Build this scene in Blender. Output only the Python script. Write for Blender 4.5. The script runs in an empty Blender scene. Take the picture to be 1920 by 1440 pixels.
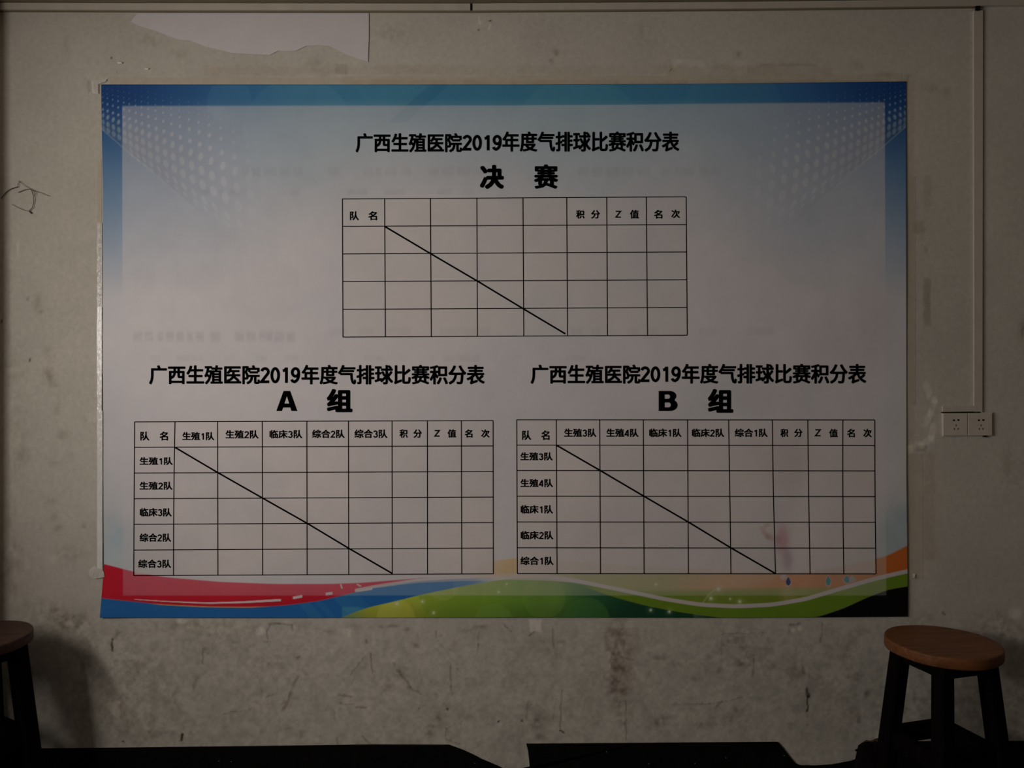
import bpy, bmesh, math, random
import numpy as np
from mathutils import Vector, Matrix

C = bpy.context.scene.collection
random.seed(7)
S = 0.0019            # metres per photo pixel on the back wall
F = 1440.0            # focal length in pixels (frame 1920 x 1440)
D = S * F             # camera distance to the back wall
ZC = 1.376            # camera height

# ------------------------------------------------------------------ camera
cam = bpy.data.cameras.new('camera'); camo = bpy.data.objects.new('camera', cam); C.objects.link(camo)
camo.location = (0, -D, ZC); camo.rotation_euler = (math.pi/2, 0, 0)
cam.sensor_width = 36; cam.lens = 36*F/1920; cam.clip_start = 0.02
bpy.context.scene.camera = camo
# ------------------------------------------------------------------ world, window light, exposure
w = bpy.data.worlds.new('world'); bpy.context.scene.world = w; w.use_nodes = True
bg = w.node_tree.nodes['Background']; bg.inputs[0].default_value = (1, .86, .72, 1); bg.inputs[1].default_value = .009
WIN = (-2.28, -2.25, 1.66, 2.1, .34)     # x, y, z of the window middle, width, height
la = bpy.data.lights.new('daylight', 'AREA'); la.shape = 'RECTANGLE'; la.size = WIN[4]; la.size_y = WIN[3]
la.energy = 47; la.color = (1, .935, .89)
lo = bpy.data.objects.new('daylight', la); C.objects.link(lo)
lo.location = WIN[:3]; lo.rotation_euler = (0, -math.pi/2, 0)
vs = bpy.context.scene.view_settings
vs.view_transform = 'Standard'; vs.look = 'None'; vs.gamma = 1; vs.exposure = 0; vs.use_curve_mapping = False

# ------------------------------------------------------------------ helpers
def P(px, py, y=0.0):
    """point at room depth y (0 = wall, negative = towards the camera) seen at photo pixel px, py"""
    k = (D + y) / F
    return Vector(((px-960)*k, y, ZC-(py-720)*k))
def lin(c):
    c = np.asarray(c, float)/255.0
    return np.where(c <= .04045, c/12.92, ((c+.055)/1.055)**2.4)
def tag(o, label=None, cat=None, group=None, kind=None):
    if label: o['label'] = label
    if cat: o['category'] = cat
    if group: o['group'] = group
    if kind: o['kind'] = kind
    return o
def empty(name, loc=(0,0,0), rz=0):
    o = bpy.data.objects.new(name, None); C.objects.link(o); o.location = loc; o.rotation_euler = (0,0,rz)
    o.empty_display_size = .05
    return o
def link(name, me, m=None, parent=None):
    o = bpy.data.objects.new(name, me); C.objects.link(o)
    if m: me.materials.append(m)
    if parent: o.parent = parent; o.matrix_parent_inverse = Matrix.Translation(parent.location).inverted() if parent.get('world_children') else Matrix()
    return o
def obj(name, bm, m, parent=None, smooth=False):
    me = bpy.data.meshes.new(name); bmesh.ops.recalc_face_normals(bm, faces=bm.faces)
    bm.to_mesh(me); bm.free()
    if smooth: me.polygons.foreach_set('use_smooth', [True]*len(me.polygons))
    return link(name, me, m, parent)
def pbox(bm, a, b, bev=0.0):
    r = bmesh.ops.create_cube(bm, size=1)
    a = Vector(a); b = Vector(b); c = (a+b)/2; s = Vector([abs(b[i]-a[i]) for i in range(3)])
    for v in r['verts']: v.co = Vector([v.co[i]*s[i]+c[i] for i in range(3)])
    if bev: bmesh.ops.bevel(bm, geom=list({e for v in r['verts'] for e in v.link_edges}), offset=bev, segments=2, affect='EDGES', profile=.5)
def slab(bm, pts, y0, y1):
    """outline in photo pixels on the wall, filled and given thickness between depths y0 and y1"""
    w_ = [P(x, y, y0) for x, y in pts]
    f = [bm.verts.new((p.x, y0, p.z)) for p in w_]; b = [bm.verts.new((p.x, y1, p.z)) for p in w_]
    n = len(pts)
    bm.faces.new(f); bm.faces.new(b[::-1])
    for i in range(n): bm.faces.new((f[i], b[i], b[(i+1) % n], f[(i+1) % n]))
def tube(bm, pts, r, n=6):
    rings = []
    for i, p in enumerate(pts):
        a = pts[max(i-1, 0)]; b = pts[min(i+1, len(pts)-1)]
        t = (b-a).normalized(); u = t.cross(Vector((0, 1, .01))).normalized(); v = t.cross(u)
        rr = r[i] if isinstance(r, (list, tuple)) else r
        rings.append([bm.verts.new(p+(u*math.cos(k*2*math.pi/n)+v*math.sin(k*2*math.pi/n))*rr) for k in range(n)])
    for A, B in zip(rings, rings[1:]):
        for k in range(n): bm.faces.new((A[k], A[(k+1) % n], B[(k+1) % n], B[k]))
    bm.faces.new(rings[0]); bm.faces.new(rings[-1][::-1])

def mat(name, col, rough=.7, var=.15, scale=20, bump=0, bscale=80, attr=False, spec=.3, alpha=None, stretch=None, metal=0):
    m = bpy.data.materials.new(name); m.use_nodes = True; nt = m.node_tree; N = nt.nodes; L = nt.links
    b = N['Principled BSDF']; b.inputs['Roughness'].default_value = rough
    b.inputs['Specular IOR Level'].default_value = spec; b.inputs['Metallic'].default_value = metal
    tc = N.new('ShaderNodeTexCoord'); mp = N.new('ShaderNodeMapping'); L.new(tc.outputs['Object'], mp.inputs[0])
    if stretch: mp.inputs['Scale'].default_value = stretch
    no = N.new('ShaderNodeTexNoise'); no.inputs['Scale'].default_value = scale; no.inputs['Detail'].default_value = 6
    no.inputs['Roughness'].default_value = .65
    L.new(mp.outputs[0], no.inputs['Vector'])
    mr = N.new('ShaderNodeMapRange'); mr.inputs['From Min'].default_value = .25; mr.inputs['From Max'].default_value = .75
    mr.inputs['To Min'].default_value = 1-var; mr.inputs['To Max'].default_value = 1+var*.6
    L.new(no.outputs['Fac'], mr.inputs['Value'])
    mx = N.new('ShaderNodeMix'); mx.data_type = 'RGBA'; mx.blend_type = 'MULTIPLY'; mx.inputs[0].default_value = 1
    if attr:
        at = N.new('ShaderNodeAttribute'); at.attribute_name = 'Col'; L.new(at.outputs['Color'], mx.inputs[6])
    else:
        mx.inputs[6].default_value = (*lin(col), 1)
    L.new(mr.outputs[0], mx.inputs[7]); L.new(mx.outputs[2], b.inputs['Base Color'])
    if bump:
        n2 = N.new('ShaderNodeTexNoise'); n2.inputs['Scale'].default_value = bscale; n2.inputs['Detail'].default_value = 5
        L.new(mp.outputs[0], n2.inputs['Vector'])
        bp = N.new('ShaderNodeBump'); bp.inputs['Strength'].default_value = bump; bp.inputs['Distance'].default_value = .004
        L.new(n2.outputs['Fac'], bp.inputs['Height']); L.new(bp.outputs[0], b.inputs['Normal'])
    if alpha is not None: b.inputs['Alpha'].default_value = alpha
    return m

# numpy value noise
def vnoise(x, y, seed=0):
    r = np.random.RandomState(seed); T = r.rand(256, 256)
    xi = np.floor(x).astype(int); yi = np.floor(y).astype(int); fx = x-xi; fy = y-yi
    fx = fx*fx*(3-2*fx); fy = fy*fy*(3-2*fy)
    g = lambda a, b: T[a & 255, b & 255]
    return (g(xi, yi)*(1-fx)+g(xi+1, yi)*fx)*(1-fy)+(g(xi, yi+1)*(1-fx)+g(xi+1, yi+1)*fx)*fy
def fbm(x, y, s, seed=0, o=5):
    t = 0; a = .5; n = 0
    for i in range(o):
        t = t+a*vnoise(x/s+17.3*i, y/s+9.1*i, seed+i); n += a; a *= .55; s /= 2.05
    return t/n
def sst(x, a, b):
    t = np.clip((x-a)/(b-a), 0, 1); return t*t*(3-2*t)

def grid_mesh(name, X, Y, Z, col, m, parent=None):
    """X, Y, Z arrays (rows, cols) -> smooth quad grid with a point colour attribute"""
    h, wd = X.shape; n = h*wd
    co = np.stack([X, Y, Z], -1).reshape(-1, 3).astype(np.float32)
    i = np.arange(n).reshape(h, wd)
    q = np.stack([i[1:, :-1], i[1:, 1:], i[:-1, 1:], i[:-1, :-1]], -1).reshape(-1, 4)
    me = bpy.data.meshes.new(name); me.vertices.add(n); me.vertices.foreach_set('co', co.ravel())
    me.loops.add(q.size); me.loops.foreach_set('vertex_index', q.ravel().astype(np.int32))
    me.polygons.add(len(q)); me.polygons.foreach_set('loop_start', np.arange(0, q.size, 4, dtype=np.int32))
    me.polygons.foreach_set('use_smooth', np.ones(len(q), bool))
    me.update(calc_edges=True)
    a = me.color_attributes.new('Col', 'FLOAT_COLOR', 'POINT')
    c4 = np.ones((n, 4), np.float32); c4[:, :3] = col.reshape(-1, 3); a.data.foreach_set('color', c4.ravel())
    return link(name, me, m, parent)

def seg(px, py, x0, y0, x1, y1):
    dx, dy = x1-x0, y1-y0; L2 = dx*dx+dy*dy+1e-9
    t = np.clip(((px-x0)*dx+(py-y0)*dy)/L2, 0, 1)
    return np.hypot(px-x0-t*dx, py-y0-t*dy)

# ------------------------------------------------------------------ materials
M_trim = mat('painted_plaster', (128, 118, 96), .85, .12, 9, .25, 60)
M_plain = mat('old_wall_paint', (196, 189, 180), .9, .12, 5, .3, 60)
M_floor = mat('concrete_floor', (74, 66, 60), .8, .25, 6, .4, 40)
M_skirt = mat('black_skirting_paint', (15, 13, 12), .8, .5, 14, .4, 60, spec=.08)
M_trunk = mat('plastic_trunking', (200, 191, 176), .6, .1, 14, .1, 90)
M_trunk2 = mat('grey_trunking', (203, 194, 180), .6, .1, 14, .1, 90)
M_sock = mat('ivory_plastic', (208, 199, 183), .5, .07, 30)
M_hole = mat('socket_hole', (10, 9, 8), .8, 0, 10)
M_poster = mat('printed_vinyl', (255, 255, 255), .55, .035, 14, .05, 500, attr=True, spec=.22)
M_ink = mat('black_ink', (6, 5, 6), .8, .05, 40, spec=0)
M_tape = mat('clear_tape', (246, 242, 234), .16, .25, 60, .9, 130, spec=.8, alpha=.6, stretch=(1, 1, .35))
M_tapedull = mat('dull_tape', (236, 224, 200), .35, .12, 18, .3, 90, spec=.4, alpha=.2)
M_tapebright = mat('glossy_tape', (252, 250, 246), .25, .08, 40, .7, 110, spec=.8, alpha=.92, stretch=(1, 1, .4))
M_paper = mat('torn_white_paper', (222, 215, 216), .9, .06, 9, .1, 60)
M_seat = mat('worn_wood', (116, 72, 42), .5, .5, 4, .3, 30, stretch=(1.5, 14, 14), spec=.22)
M_seatd = mat('dark_worn_wood', (74, 50, 42), .5, .6, 4, .3, 30, stretch=(1.5, 14, 14), spec=.22)
M_leg = mat('black_painted_wood', (13, 9, 8), .8, .5, 6, .3, 30, stretch=(8, 8, 1), spec=.03)
M_cloth = mat('dark_cloth', (20, 15, 14), .85, .6, 20, .6, 60, spec=.05)
M_brown = mat('brown_cloth_edge', (74, 48, 34), .85, .5, 30, .5, 60)
M_thread = mat('dark_thread', (86, 78, 70), .9, .3, 60)
M_white = mat('white_window_frame', (210, 208, 200), .5, .1, 10)

# ------------------------------------------------------------------ setting: back wall with its marks
def axis(segs):
    out = [segs[0][0]]
    for a, b, st in segs:
        n = max(1, round((b-a)/st)); out += list(a+(b-a)*np.arange(1, n+1)/n)
    return np.array(out)
XL = -226; XR = 3270
gx = axis([(XL, -20, 40), (-20, 1940, 2), (1940, XR, 40)])
gy = axis([(-40, 158, 2.2), (158, 1150, 6), (1150, 1446, 2)])
PX, PY = np.meshgrid(gx, gy)
base = lin((203, 197, 184)); base = base*np.ones(PX.shape+(1,))
n1 = fbm(PX, PY, 210, 3); n2 = fbm(PX, PY, 60, 11); n3 = fbm(PX, PY, 16, 23, 4)
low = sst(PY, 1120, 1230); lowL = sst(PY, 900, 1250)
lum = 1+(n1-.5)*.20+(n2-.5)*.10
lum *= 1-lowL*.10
n6 = fbm(PX, PY, 7, 61, 3)
lum *= 1-(.05+.13*low)*(n6-.5)*2
lum *= 1-low*np.clip((n3-.5)*.42+(n2-.52)*.25, -.08, .3)
base *= lum[..., None]
def stain(m, mul):
    global base
    base = base*(1-m[..., None]*(1-np.array(mul)))
WARM = (.80, .70, .58); DARK = (.30, .27, .25); GREY = (.72, .70, .68); LITE = (1.25, 1.27, 1.3)
def rect(x0, y0, x1, y1, e=6):
    wob = (n3-.5)*e*1.6
    return sst(PX+wob, x0-e/2, x0+e/2)*(1-sst(PX+wob, x1-e/2, x1+e/2))*sst(PY+wob, y0-e/2, y0+e/2)*(1-sst(PY+wob, y1-e/2, y1+e/2))
def blob(x, y, rx, ry, k=1):
    return k*np.exp(-(((PX-x)/rx)**2+((PY-y)/ry)**2))*(np.clip((n3-.32)*2.2+(n6-.45)*1.6, 0, 1.25) if max(rx, ry) > 18 else np.clip(.35+n3*.7+(n6-.5)*1.2, 0, 1.2))
# yellowed glue bands round the poster
stain(rect(700, 123, 1560, 141, 8)*.50*np.clip(n2*2-.3, 0, 1), WARM)
stain(rect(380, 124, 700, 140, 8)*.30, WARM)
stain(rect(640, 150, 1705, 162, 4)*.55*np.clip(n3*2-.2, 0, 1), (.78, .62, .50))
stain(rect(1702, 150, 1714, 1160, 5)*.35, (.85, .75, .62))
stain(rect(1732, 850, 1752, 1050, 6)*.42, WARM)
stain(rect(1733, 330, 1746, 392, 4)*.40, GREY); stain(rect(1711, 416, 1733, 438, 4)*.55, (.72, .66, .58))
stain(rect(1731, 522, 1746, 610, 5)*np.clip(.3+n3, 0, 1)*.75, (.62, .60, .56))
stain(rect(1717, 834, 1738, 846, 4)*.6, (.65, .60, .54))
stain(rect(1732, 461, 1739, 473, 4)*.6, GREY)
stain(rect(1716, 770, 1750, 1160, 14)*.15, LITE)
for pts in ([(1742, 744), (1752, 752), (1745, 775), (1738, 790)], [(1750, 800), (1746, 822), (1728, 834), (1706, 838), (1706, 848)], [(1736, 722), (1742, 735)]):
    for (a, b), (c, d) in zip(pts, pts[1:]): stain(.75*(1-sst(seg(PX, PY, a, b, c, d), 4, 8)), (1.3, 1.3, 1.28))
stain(rect(1745, 740, 1749, 792, 5)*.6, GREY)
# top wall smudges
for x, y, rx, ry, k in ((735, 62, 22, 16, .4), (280, 75, 22, 14, .4), (335, 100, 16, 8, .4), (72, 114, 5, 6, .4), (590, 118, 16, 12, .4), (1000, 60, 30, 30, .15),
                        (1040, 96, 9, 4, .8), (1043, 102, 5, 4, .9), (1034, 115, 6, 5, .7), (1384, 102, 7, 6, .7), (1262, 122, 22, 5, .3), (1660, 140, 18, 6, .8), (1745, 165, 12, 8, .7),
                        (1705, 145, 10, 6, .7), (1775, 172, 8, 8, .7), (1610, 120, 16, 8, .4), (1210, 60, 22, 22, .25), (1490, 110, 26, 14, .25), (1920, 620, 10, 20, .9), (1895, 880, 22, 40, .4),
                        (120, 80, 10, 40, .2)):
    stain(blob(x, y, rx, ry, k), (.62, .56, .50))
stain(rect(629, 120, 652, 140, 4)*.55, GREY)
stain(rect(1425, 119, 1530, 124, 3)*.5, GREY)
stain(rect(1375, 112, 1400, 142, 4)*.3, LITE)
for q in ((898, 32, 900, 46), (919, 46, 917, 54)): stain(.8*(1-sst(seg(PX, PY, *q), .6, 2.6)), (1.35, 1.35, 1.35))
stain(rect(1262, 112, 1320, 128, 6)*.45, LITE)
# left wall smudges
for x, y, rx, ry, k in ((5, 500, 20, 90, .35), (92, 705, 7, 14, .9), (100, 722, 7, 6, .8), (106, 750, 7, 26, .55), (118, 815, 12, 9, .8), (130, 848, 8, 14, .4), (45, 855, 14, 14, .4),
                        (100, 868, 8, 6, .5), (95, 940, 12, 10, .5), (103, 972, 10, 10, .6), (108, 990, 10, 6, .7), (156, 986, 6, 4, .8), (130, 1040, 26, 14, .5), (70, 565, 8, 18, .6), (76, 585, 5, 4, .8),
                        (88, 660, 8, 12, .5), (90, 700, 14, 10, .5), (160, 786, 4, 9, .8), (20, 1080, 30, 60, .5), (85, 1145, 30, 16, .6), (120, 1165, 50, 26, .45), (150, 1175, 30, 26, .5), (20, 700, 26, 60, .4),
                        (30, 830, 22, 60, .35), (25, 1000, 20, 70, .35), (60, 1150, 20, 30, .4), (110, 1160, 22, 10, .5), (100, 1145, 8, 3, .8), (125, 1175, 14, 8, .6)):
    stain(blob(x, y, rx, ry, k), (.60, .56, .50))
for x, y, rx, ry, k in ((34, 445, 3, 36, .6), (36, 820, 4, 26, .6), (36, 960, 4, 22, .6), (98, 1048, 8, 10, 1), (102, 1153, 6, 4, 1.2), (30, 620, 6, 50, .25), (165, 442, 14, 8, .5), (70, 1110, 40, 6, .3)):
    stain(blob(x, y, rx, ry, k), (1.3, 1.3, 1.28))
stain(rect(160, 772, 184, 791, 3)*.4, LITE)
# dark grime, patches, and broad darker areas beside the stools, on the lower wall
for x, y, rx, ry, k in ((190, 1260, 50, 70, .2), (260, 1260, 60, 60, .2), (230, 1340, 60, 40, .25), (290, 1370, 70, 30, .25), (340, 1170, 130, 14, .25), (1160, 1190, 26, 30, .55), (1158, 1250, 22, 60, .55),
                        (1160, 1300, 12, 60, .5), (1175, 1330, 14, 14, .5), (1380, 1190, 26, 60, .35), (1430, 1230, 60, 40, .22), (1500, 1258, 16, 14, .6), (1236, 1352, 15, 10, .95), (1311, 1358, 7, 8, .95),
                        (1333, 1352, 8, 13, .7), (1385, 1335, 15, 10, .75), (1368, 1350, 8, 10, .6), (1388, 1247, 9, 10, .8), (1215, 1265, 7, 7, .7), (1262, 1246, 10, 5, .7), (1287, 1252, 8, 6, .6),
                        (1236, 1235, 12, 4, .5), (1300, 1272, 12, 5, .5), (1348, 1258, 5, 5, .7), (1328, 1230, 6, 8, .5), (1080, 1200, 6, 12, .4), (1056, 1203, 8, 3, .6), (728, 1284, 10, 14, .6),
                        (535, 1320, 9, 8, .8), (560, 1235, 6, 6, .6), (500, 1245, 26, 14, .4), (495, 1318, 20, 10, .35), (540, 1365, 12, 8, .5), (565, 1375, 5, 9, .4), (750, 1262, 10, 10, .5), (822, 1345, 8, 8, .9),
                        (810, 1362, 12, 4, .8), (806, 1375, 8, 8, .8), (850, 1380, 12, 10, .6), (835, 1300, 16, 30, .25), (982, 1280, 10, 8, .6), (990, 1320, 6, 14, .5), (1008, 1350, 16, 16, .7), (1012, 1382, 10, 8, .6),
                        (905, 1175, 18, 4, .7), (875, 1182, 18, 5, .6), (740, 1174, 14, 3, .8), (715, 1175, 12, 3, .6), (765, 1180, 8, 4, .8), (615, 1184, 14, 4, .4), (665, 1175, 12, 6, .5), (560, 1175, 20, 12, .3),
                        (900, 1210, 5, 4, .5), (852, 1206, 5, 5, .6), (878, 1210, 5, 4, .7), (780, 1210, 7, 6, .6), (395, 1190, 18, 4, .6), (460, 1180, 26, 10, .45), (425, 1205, 24, 18, .3), (385, 1215, 8, 14, .5),
                        (370, 1175, 50, 5, .35), (1870, 1165, 30, 20, .6), (1890, 1190, 40, 14, .5), (1845, 1175, 10, 10, .6), (1595, 1200, 6, 12, .6), (1606, 1215, 5, 8, .5), (1590, 1222, 8, 8, .4),
                        (1625, 1300, 6, 10, .8), (1605, 1270, 14, 10, .5), (1608, 1360, 6, 30, .6), (1590, 1330, 26, 30, .3), (1900, 1320, 20, 60, .35), (1700, 1320, 50, 50, .4), (1820, 1320, 40, 40, .4),
                        (1600, 1180, 50, 10, .35), (1730, 1160, 20, 12, .4), (1560, 1250, 40, 60, .2)):
    stain(blob(x, y, rx, ry, k*1.1), (.56, .51, .47))
stain(rect(1134, 1176, 1200, 1222, 3)*.28, (.64, .54, .47)); stain(rect(1145, 1222, 1186, 1302, 3)*.32, (.66, .55, .48))
stain(rect(1150, 1238, 1178, 1300, 6)*.25, (.6, .5, .42))
stain(rect(340, 1155, 480, 1185, 8)*.22, (1.22, 1.18, 1.12))
stain(rect(1480, 1290, 1600, 1395, 30)*.35, GREY)
# scratches and pencil-like streaks: x0, y0, x1, y1, half width, strength
R = [(225, 1185, 213, 1196, 4, .7), (210, 1198, 210, 1221, 2, 1), (380, 1214, 380, 1245, 1, .8), (342, 1376, 340, 1388, 3, 1), (335, 1390, 342, 1380, 1.5, .8), (231, 1390, 232, 1391, 2, 1),
     (362, 1295, 372, 1270, 3, .4), (332, 1290, 325, 1305, 3, .4), (420, 1338, 470, 1330, 1.5, .6), (558, 1270, 540, 1310, 2.5, .7), (548, 1300, 530, 1330, 4, .7), (497, 1308, 512, 1303, 1.5, .7),
     (482, 1260, 493, 1300, 1.5, .4), (500, 1182, 502, 1198, 1.3, .9), (494, 1202, 508, 1203, 1.3, .9), (502, 1170, 532, 1169, 1.5, .8), (547, 1172, 549, 1182, 1.3, .8), (557, 1234, 562, 1230, 3, .7),
     (688, 1200, 688, 1206, 2, .9), (696, 1225, 697, 1262, 1.6, .9), (684, 1232, 656, 1268, 1.3, .7), (633, 1304, 660, 1306, 1.5, .8), (655, 1304, 658, 1316, 1.3, .8), (640, 1319, 662, 1321, 1.6, .8),
     (666, 1326, 684, 1327, 2, .9), (626, 1330, 628, 1350, 1.2, .4), (744, 1254, 770, 1288, 3, .8), (764, 1288, 790, 1302, 2.5, .7), (735, 1240, 745, 1256, 1.5, .6), (815, 1185, 817, 1196, 1.5, .8),
     (820, 1200, 850, 1240, 2.5, .35), (845, 1248, 845, 1294, 1.6, .9), (858, 1254, 868, 1264, 1.5, .6), (897, 1206, 894, 1226, 1.5, .9), (900, 1183, 897, 1200, 1.5, .6), (944, 1170, 960, 1184, 1.8, .9),
     (995, 1192, 1002, 1185, 1.5, .9), (1036, 1180, 1039, 1215, 1.4, .9), (1052, 1295, 1049, 1370, 1.5, .8), (1049, 1370, 1056, 1374, 2, 1), (1040, 1310, 1038, 1350, 1.6, .4),
     (1172, 1315, 1174, 1387, 1.5, .8), (1150, 1226, 1158, 1226, 3, .8), (1164, 1232, 1188, 1238, 1.6, .7), (1260, 1321, 1330, 1320, 1.8, .6), (1330, 1320, 1392, 1308, 1.8, .6), (1345, 1325, 1352, 1315, 3, .7),
     (1350, 1189, 1430, 1187, 1.2, .5), (1355, 1210, 1400, 1216, 1.4, .5), (1354, 1185, 1353, 1248, 1.3, .5), (1414, 1228, 1412, 1268, 2, .7), (1480, 1172, 1497, 1170, 3, .9), (1478, 1180, 1482, 1186, 1.5, .6),
     (1541, 1170, 1540, 1203, 2, .8), (1513, 1293, 1516, 1307, 4, 1), (1514, 1307, 1514, 1334, 1.5, 1), (1514, 1342, 1514, 1344, 1.5, .9), (1514, 1357, 1514, 1361, 1.5, .8), (1505, 1255, 1508, 1262, 4, .6),
     (680, 1380, 716, 1416, 2.2, .9), (632, 1384, 634, 1398, 2, .8), (835, 1386, 860, 1396, 2, .8), (835, 1384, 838, 1366, 1.5, .6), (838, 1366, 852, 1357, 1.2, .5), (765, 1345, 790, 1345, 1.3, .3),
     (1766, 1148, 1770, 1151, 2.5, 1), (117, 563, 118, 562, 1.8, 1), (49, 562, 52, 560, 1.8, .8), (55, 672, 57, 675, 2.2, 1), (2, 601, 3, 603, 2, 1), (54, 1012, 55, 1013, 1.5, 1), (72, 1033, 73, 1033, 1.5, .9),
     (209, 109, 209, 110, 1.8, 1), (218, 137, 219, 138, 1.6, .8), (511, 38, 511, 39, 1.2, .7), (896, 57, 896, 58, 1.8, 1), (920, 39, 922, 40, 2.0, 1), (1259, 130, 1256, 135, 1.5, .9), (1255, 112, 1258, 128, 1, .3),
     (166, 154, 168, 172, 3.2, .55), (840, 1330, 832, 1320, 3, .4), (934, 1352, 935, 1353, 1.5, 1), (979, 1352, 980, 1353, 1.5, 1), (838, 1331, 839, 1331, 1.8, 1), (786, 1329, 787, 1329, 1.5, .9),
     (989, 1316, 987, 1350, 1.5, .5), (1395, 1180, 1420, 1178, 1.3, .5), (1704, 1088, 1722, 1083, 1.8, .6), (1707, 1086, 1705, 1140, 2, .3)]
for x0, y0, x1, y1, hw, k in R:
    m = k*(1-sst(seg(PX+(n3-.5)*7, PY+(n6-.5)*7, x0, y0, x1, y1), hw*.3, hw+.9)); stain(m*(.64 if k < 1 else 1)*np.clip(.2+n6*1.6, 0, 1), (.34, .30, .28) if k < 1 else (.16, .13, .12))
rr = np.random.RandomState(5)
for i in range(230):          # small dents and specks on the lower wall
    x = rr.uniform(190, 1640); y = 1165+rr.beta(1.1, 1.6)*225; a = rr.uniform(-.6, 2.2); l = rr.exponential(3)
    j0, j1 = np.searchsorted(gx, [x-45, x+45]); i0, i1 = np.searchsorted(gy, [y-45, y+45])
    sx, sy = PX[i0:i1, j0:j1], PY[i0:i1, j0:j1]
    hw = rr.uniform(.7, 1.9)
    m = rr.uniform(.06, .28)*(1-sst(seg(sx, sy, x, y, x+l*math.cos(a), y+l*math.sin(a)), hw*.5, hw+1.8))
    base[i0:i1, j0:j1] *= 1-m[..., None]*(1-np.array((.45, .4, .37)))
# pale chips: bare plaster showing
for x, y, rx, ry in ((650, 1184, 9, 6), (655, 1192, 4, 4), (488, 1184, 10, 8), (1500, 1178, 5, 5), (1487, 1182, 5, 4), (1408, 1303, 3, 3), (1155, 1226, 4, 3), (1904, 1150, 12, 12), (340, 1164, 10, 5),
                     (1240, 1350, 0.1, 0.1), (1645, 1379, 3, 5)):
    stain(np.exp(-(((PX-x)/rx)**2+((PY-y)/ry)**2)**2)*.8*np.clip(n3*1.8, 0, 1), (1.5, 1.5, 1.5))
for pts in ([(195, 1320), (226, 1311), (224, 1350), (212, 1342)], [(991, 1160), (1016, 1160), (1015, 1185), (993, 1185)]):
    m = np.ones(PX.shape)
    for (a, b), (c, d) in zip(pts, pts[1:]+pts[:1]):
        m *= sst(((c-a)*(PY-b)-(d-b)*(PX-a))/math.hypot(c-a, d-b), -1, 2)
    stain(m*.75, (1.5, 1.48, 1.48))
for pts in ([(502, 1182), (506, 1172), (524, 1169), (546, 1172), (548, 1181)],):
    for (a, b), (c, d) in zip(pts, pts[1:]): stain(.5*(1-sst(seg(PX, PY, a, b, c, d), 1, 2.5)), (.5, .5, .5))
base = np.clip(base, .004, .9)
relief = (fbm(PX, PY, 300, 41, 3)-.5)*.0014
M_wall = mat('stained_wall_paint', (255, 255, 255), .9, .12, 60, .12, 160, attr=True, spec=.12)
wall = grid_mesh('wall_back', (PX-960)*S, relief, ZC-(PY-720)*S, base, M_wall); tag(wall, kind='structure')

bm = bmesh.new(); pbox(bm, (XL*S-960*S, -5.2, -.1), ((XR-960)*S, .12, 0)); tag(obj('floor', bm, M_floor), kind='structure')
CEIL = 2.98
bm = bmesh.new(); pbox(bm, (-2.26, -5.2, CEIL), (4.42, .12, CEIL+.1)); tag(obj('ceiling', bm, M_plain), kind='structure')
bm = bmesh.new()      # left wall, with the opening the daylight comes through
y0, y1 = WIN[1]-WIN[3]/2, WIN[1]+WIN[3]/2; z0, z1 = WIN[2]-WIN[4]/2, WIN[2]+WIN[4]/2
pbox(bm, (-2.40, -5.2, 0), (-2.26, y0, CEIL)); pbox(bm, (-2.40, y1, 0), (-2.26, 0.01, CEIL))
pbox(bm, (-2.40, y0, 0), (-2.26, y1, z0)); pbox(bm, (-2.40, y0, z1), (-2.26, y1, CEIL))
tag(obj('wall_left', bm, M_plain), kind='structure')
bm = bmesh.new()
for a, b in (((-2.38, y0, z0), (-2.32, y0+.04, z1)), ((-2.38, y1-.04, z0), (-2.32, y1, z1)), ((-2.38, y0, z0), (-2.32, y1, z0+.04)), ((-2.38, y0, z1-.04), (-2.32, y1, z1))): pbox(bm, a, b)
tag(obj('window_1', bm, M_white), kind='structure')
bm = bmesh.new(); pbox(bm, (4.4, -5.2, 0), (4.5, .01, CEIL)); tag(obj('wall_right', bm, M_plain), kind='structure')
# unseen pier added left of the frame to shade the wall's first strip
bm = bmesh.new(); pbox(bm, (-2.26, -.132, 0), (-1.832, .01, CEIL), .008); tag(obj('shade_pier', bm, M_plain), kind='structure')

# beam above the trunking (its underside shows along the top edge)
TX = [-226, 0, 300, 884, 1400, 1828, 3270]; TB = [21, 22, 23, 23.5, 20, 15, 0]
ty = lambda x: float(np.interp(x, TX, TB))
def strip(bm, xs, top, bot, yf, yb):
    """long bar along the wall following the sagging line; top/bot are pixel offsets from that line"""
    rings = []
    for x in xs:
        X = (x-960)*S; zt = ZC-(ty(x)+top-720)*S; zb = ZC-(ty(x)+bot-720)*S
        rings.append([bm.verts.new(v) for v in ((X, yf, zt), (X, yb, zt), (X, yb, zb), (X, yf, zb))])
    for A, B in zip(rings, rings[1:]):
        for k in range(4): bm.faces.new((A[k], A[(k+1) % 4], B[(k+1) % 4], B[k]))
    bm.faces.new(rings[0]); bm.faces.new(rings[-1][::-1])
bm = bmesh.new(); strip(bm, [-222, 0, 300, 600, 884, 1150, 1400, 1620, 1828, 3260], -160, -14.5, -.22, .01)
tag(obj('trim_2', bm, M_trim), kind='structure')
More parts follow.
